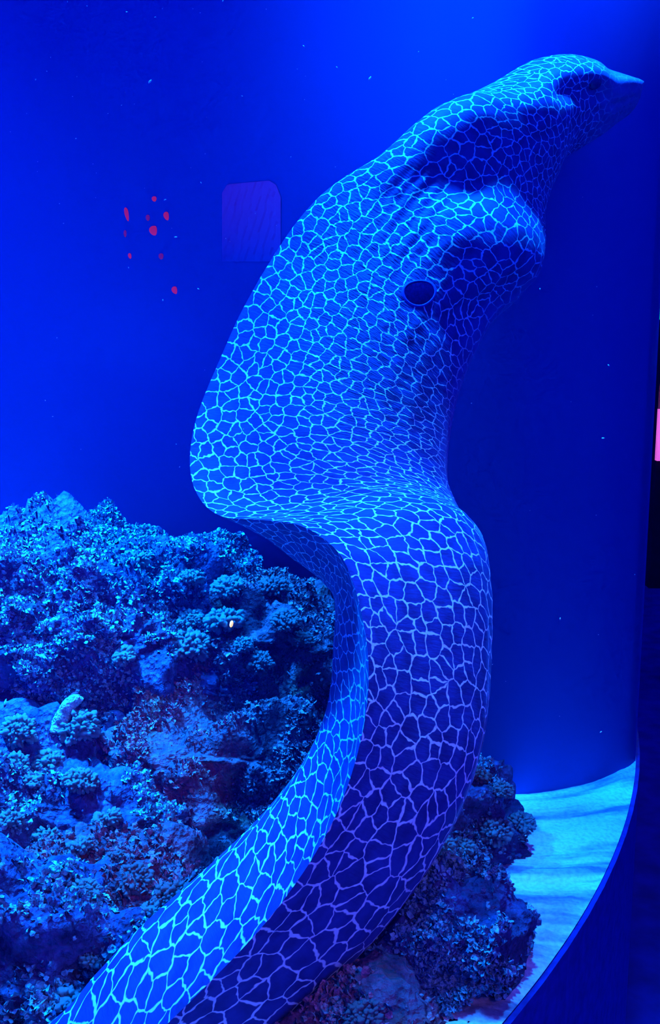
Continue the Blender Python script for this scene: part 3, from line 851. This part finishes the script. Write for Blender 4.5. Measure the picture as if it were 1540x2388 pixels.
# the pale upright finger of sponge on the lower left rock
def tube(path, radii, seg=14):
    path = np.asarray(path, float); V = []; F = []
    d = np.gradient(path, axis=0); d /= np.linalg.norm(d, axis=1)[:, None]
    for p_, dd, r in zip(path, d, radii):
        x = np.cross(dd, [0.3, 1, 0.2]); x /= np.linalg.norm(x); y = np.cross(dd, x)
        for s in range(seg):
            a = 2 * math.pi * s / seg
            V.append(p_ + r * (math.cos(a) * x + math.sin(a) * y))
    n = len(path)
    for i in range(n - 1):
        for s in range(seg):
            F.append((i * seg + s, i * seg + (s + 1) % seg, (i + 1) * seg + (s + 1) % seg, (i + 1) * seg + s))
    F.append(tuple(range(seg))[::-1]); F.append(tuple((n - 1) * seg + s for s in range(seg)))
    return np.array(V), F
q = on_rock(150, 1690)
if q is not None:
    dd = float(project(q[None])[2][0]) - 0.03
    path = catmull([P(138, 1705, dd), P(148, 1668, dd - 0.004), P(165, 1640, dd - 0.004), P(192, 1628, dd + 0.004)], 22)
    V, F = tube(path, np.interp(np.linspace(0, 1, 22), [0, 0.3, 0.8, 1], [0.016, 0.012, 0.010, 0.003]))
    V = V + 0.004 * noise(V * 90, 8)[:, None]
    tag(link('finger_sponge', mesh_from('finger_sponge', V, F), M['coral']), 'pale upright finger-shaped sponge leaning over the bumpy coral tuft', 'sponge')

# yellow speck on the rock
q = on_rock(540, 1450)
q = q if q is not None else P(540, 1456, 1.8)
qd = float(project(q[None])[2][0]) - 0.05
bm = bmesh.new(); bmesh.ops.create_icosphere(bm, subdivisions=2, radius=1.0)
for v in bm.verts:
    v.co = Vector((v.co.x * 0.0030 + 0.001 * v.co.z, v.co.y * 0.003, v.co.z * 0.0058))
me = bpy.data.meshes.new('yellow_speck'); bm.to_mesh(me); bm.free()
tag(link('yellow_speck', me, M['yellow'], None, P(540, 1455, qd)), 'tiny glowing yellow speck between coral tufts near the eel', 'speck')

# ------------------------------------------------------------------ drifting particles
SP = [(350, 190, 9), (863, 183, 9), (1407, 1022, 6), (1307, 1443, 5), (1402, 1707, 5), (410, 553, 6), (385, 466, 5), (177, 323, 3), (83, 186, 4), (1260, 674, 4), (1420, 852, 5),
      (709, 108, 5), (520, 2, 4), (296, 28, 4), (203, 14, 3), (362, 40, 4), (565, 224, 3), (786, 157, 4), (1103, 42, 4), (380, 700, 4), (463, 674, 5), (300, 624, 3), (469, 426, 4)]
for k in range(70):
    SP.append((random.uniform(0, 860), random.uniform(0, 1100), random.uniform(1.2, 2.6)))
for k in range(30):
    SP.append((random.uniform(900, 1490), random.uniform(0, 1700), random.uniform(1.2, 2.4)))
bm = bmesh.new(); bmesh.ops.create_icosphere(bm, subdivisions=1, radius=1.0)
tv = np.array([x.co[:] for x in bm.verts]); tf = np.array([[x.index for x in fc.verts] for fc in bm.faces]); bm.free()
V = []; F = []
for k, (qx, qy, s) in enumerate(SP):
    d = random.uniform(1.25, 1.5) if qx > 900 else random.uniform(1.05, 1.6)
    r = s / 2 / FPX * d
    a = random.uniform(0, 3.14)
    v = tv * np.array([r * 1.35, r * 0.6, r * 0.55])
    ca, sa = math.cos(a), math.sin(a)
    v = np.stack([ca * v[:, 0] - sa * v[:, 2], v[:, 1], sa * v[:, 0] + ca * v[:, 2]], 1)
    V.append(v + P(qx, qy, d)); F.append(tf + k * len(tv))
tag(link('drifting_particles', mesh_from('drifting_particles', np.concatenate(V), np.concatenate(F)), M['speck']), 'fine pale particles drifting in the blue water', 'particles', kind='stuff')

# ------------------------------------------------------------------ emissive glow patches on the back panel and the lit exhibits at the right edge
def wall_depth(qx, qy):
    """depth of the back panel at a photo pixel"""
    best = None
    for d in np.linspace(1.2, 4.0, 1400):
        w = P(qx, qy, d)
        y = np.interp(w[0], far_part[:, 0], far_part[:, 1])
        if w[1] >= y: return d
    return 3.0
def blob(name, qx, qy, wpx, hpx, tilt, mat, label, group):  # small emissive disc set flush on the back panel
    d = wall_depth(qx, qy) - 0.003
    bm = bmesh.new(); bmesh.ops.create_uvsphere(bm, u_segments=16, v_segments=10, radius=1.0)
    me = bpy.data.meshes.new(name)
    sx, sz = wpx / 2 / FPX * d, hpx / 2 / FPX * d
    for v in bm.verts:
        x, z = v.co.x * sx * (1 + 0.2 * v.co.z), v.co.z * sz
        v.co = Vector((x * math.cos(tilt) - z * math.sin(tilt), v.co.y * 0.003, x * math.sin(tilt) + z * math.cos(tilt)))
    bm.to_mesh(me); bm.free()
    me.polygons.foreach_set('use_smooth', [True] * len(me.polygons))
    tag(link(name, me, M[mat], None, P(qx, qy, d)), label, 'lamp', group)
G = 'small red glows on the back panel'
blob('red_glow', 359, 538, 21, 22, 0.2, 'redglow', 'roundest and brightest red glow, in the middle of the cluster', G)
blob('red_glow', 296, 500, 10, 32, 0.2, 'redglow', 'narrow upright red glow at the left of the cluster', G)
blob('red_glow', 389, 504, 14, 20, 0.3, 'redglow', 'red glow at the upper right of the brightest one', G)
blob('red_glow', 408, 677, 14, 18, 0.4, 'redglow', 'lowest red glow, alone under the cluster', G)
blob('red_glow', 360, 464, 12, 12, 0.0, 'redglow', 'topmost red glow of the cluster', G)
blob('red_glow', 303, 597, 8, 13, 0.2, 'redglow', 'small red glow at the lower left of the cluster', G)
blob('red_glow', 292, 545, 7, 16, 0.0, 'reddim', 'faint sliver of red glow under the narrow upright one', G)
blob('red_glow', 376, 598, 12, 14, 0.0, 'reddim', 'faint purple-red glow below the brightest one', G)
blob('red_glow', 345, 508, 10, 14, 0.0, 'reddim', 'faint purple-red glow just above and left of the brightest one', G)

# faint violet glow: panel-coloured sheet whose emission fades downward
sm, nt, b = new_mat('violet_sheet_glow')
tc = N(nt, 'ShaderNodeTexCoord'); sx = N(nt, 'ShaderNodeSeparateXYZ'); nt.links.new(tc.outputs['Generated'], sx.inputs[0])
sr = ramp(nt, [(0.0, (0.0, 0.0, 0.0)), (0.9, (0.015, 0.001, 0.02))]); nt.links.new(sx.outputs['Z'], sr.inputs['Fac'])
nt.links.new(sr.outputs['Color'], b.inputs['Emission Color']); b.inputs['Emission Strength'].default_value = 1.0
b.inputs['Base Color'].default_value = (0.012, 0.08, 0.38, 1); b.inputs['Roughness'].default_value = 0.9; b.inputs['Specular IOR Level'].default_value = 0.0
xs = np.linspace(518, 655, 26); top = np.interp(xs, [518, 530, 628, 645, 655], [450, 430, 421, 432, 460])
rows_ = [[P(x, (1 - k) * ty + k * 610, wall_depth(x, (1 - k) * ty + k * 610) - 0.0025) for x, ty in zip(xs, top)] for k in np.linspace(0, 1, 12)]
grid = np.array(rows_); nr_, nc_ = grid.shape[:2]
V = np.concatenate([grid.reshape(-1, 3), grid.reshape(-1, 3) + np.array([0, 0.004, 0])])
F = []; m_ = nr_ * nc_
for i in range(nr_ - 1):
    for j in range(nc_ - 1):
        q = (i * nc_ + j, i * nc_ + j + 1, (i + 1) * nc_ + j + 1, (i + 1) * nc_ + j)
        F.append(q[::-1]); F.append(tuple(m_ + k for k in q))
tag(link('violet_glow_sheet', mesh_from('violet_glow_sheet', V, F, False), sm), 'faint violet glow on the back panel beside the red glows', 'screen')

# ------------------------------------------------------------------ exhibits outside, past the right edge of the tank
def slab(name, x0, x1, y0, y1, d, th, mat, parent, label=None):
    def at(x, y):                     # point on the upright plane at distance d
        return P(x, y, d / (math.cos(PITCH) + (1194.0 - y) / FPX * math.sin(PITCH)))
    a = at(x0, y1); b = at(x1, y0)
    o = link(name, box(name, (a[0], a[1], a[2]), (b[0], a[1] + th, b[2])), M[mat], parent)
    if label: o['label'] = label
    return o
ex = tag(link('lit_exhibit', None), 'lit exhibit stand with green and pink light panels past the tank edge', 'exhibit')
slab('casing', 1514, 1700, 520, 1372, 4.2, 0.25, 'black', ex)
slab('pedestal', 1560, 1680, 1372, 2075, 4.25, 0.15, 'black', ex)
slab('green_panel', 1536, 1690, 560, 745, 4.17, 0.03, 'green', ex, 'glowing green panel')
slab('cyan_panel', 1531, 1538, 705, 742, 4.15, 0.03, 'cyan', ex, 'glowing cyan strip')
slab('pink_panel', 1533, 1690, 955, 1075, 4.17, 0.03, 'pink', ex, 'glowing pink panel')
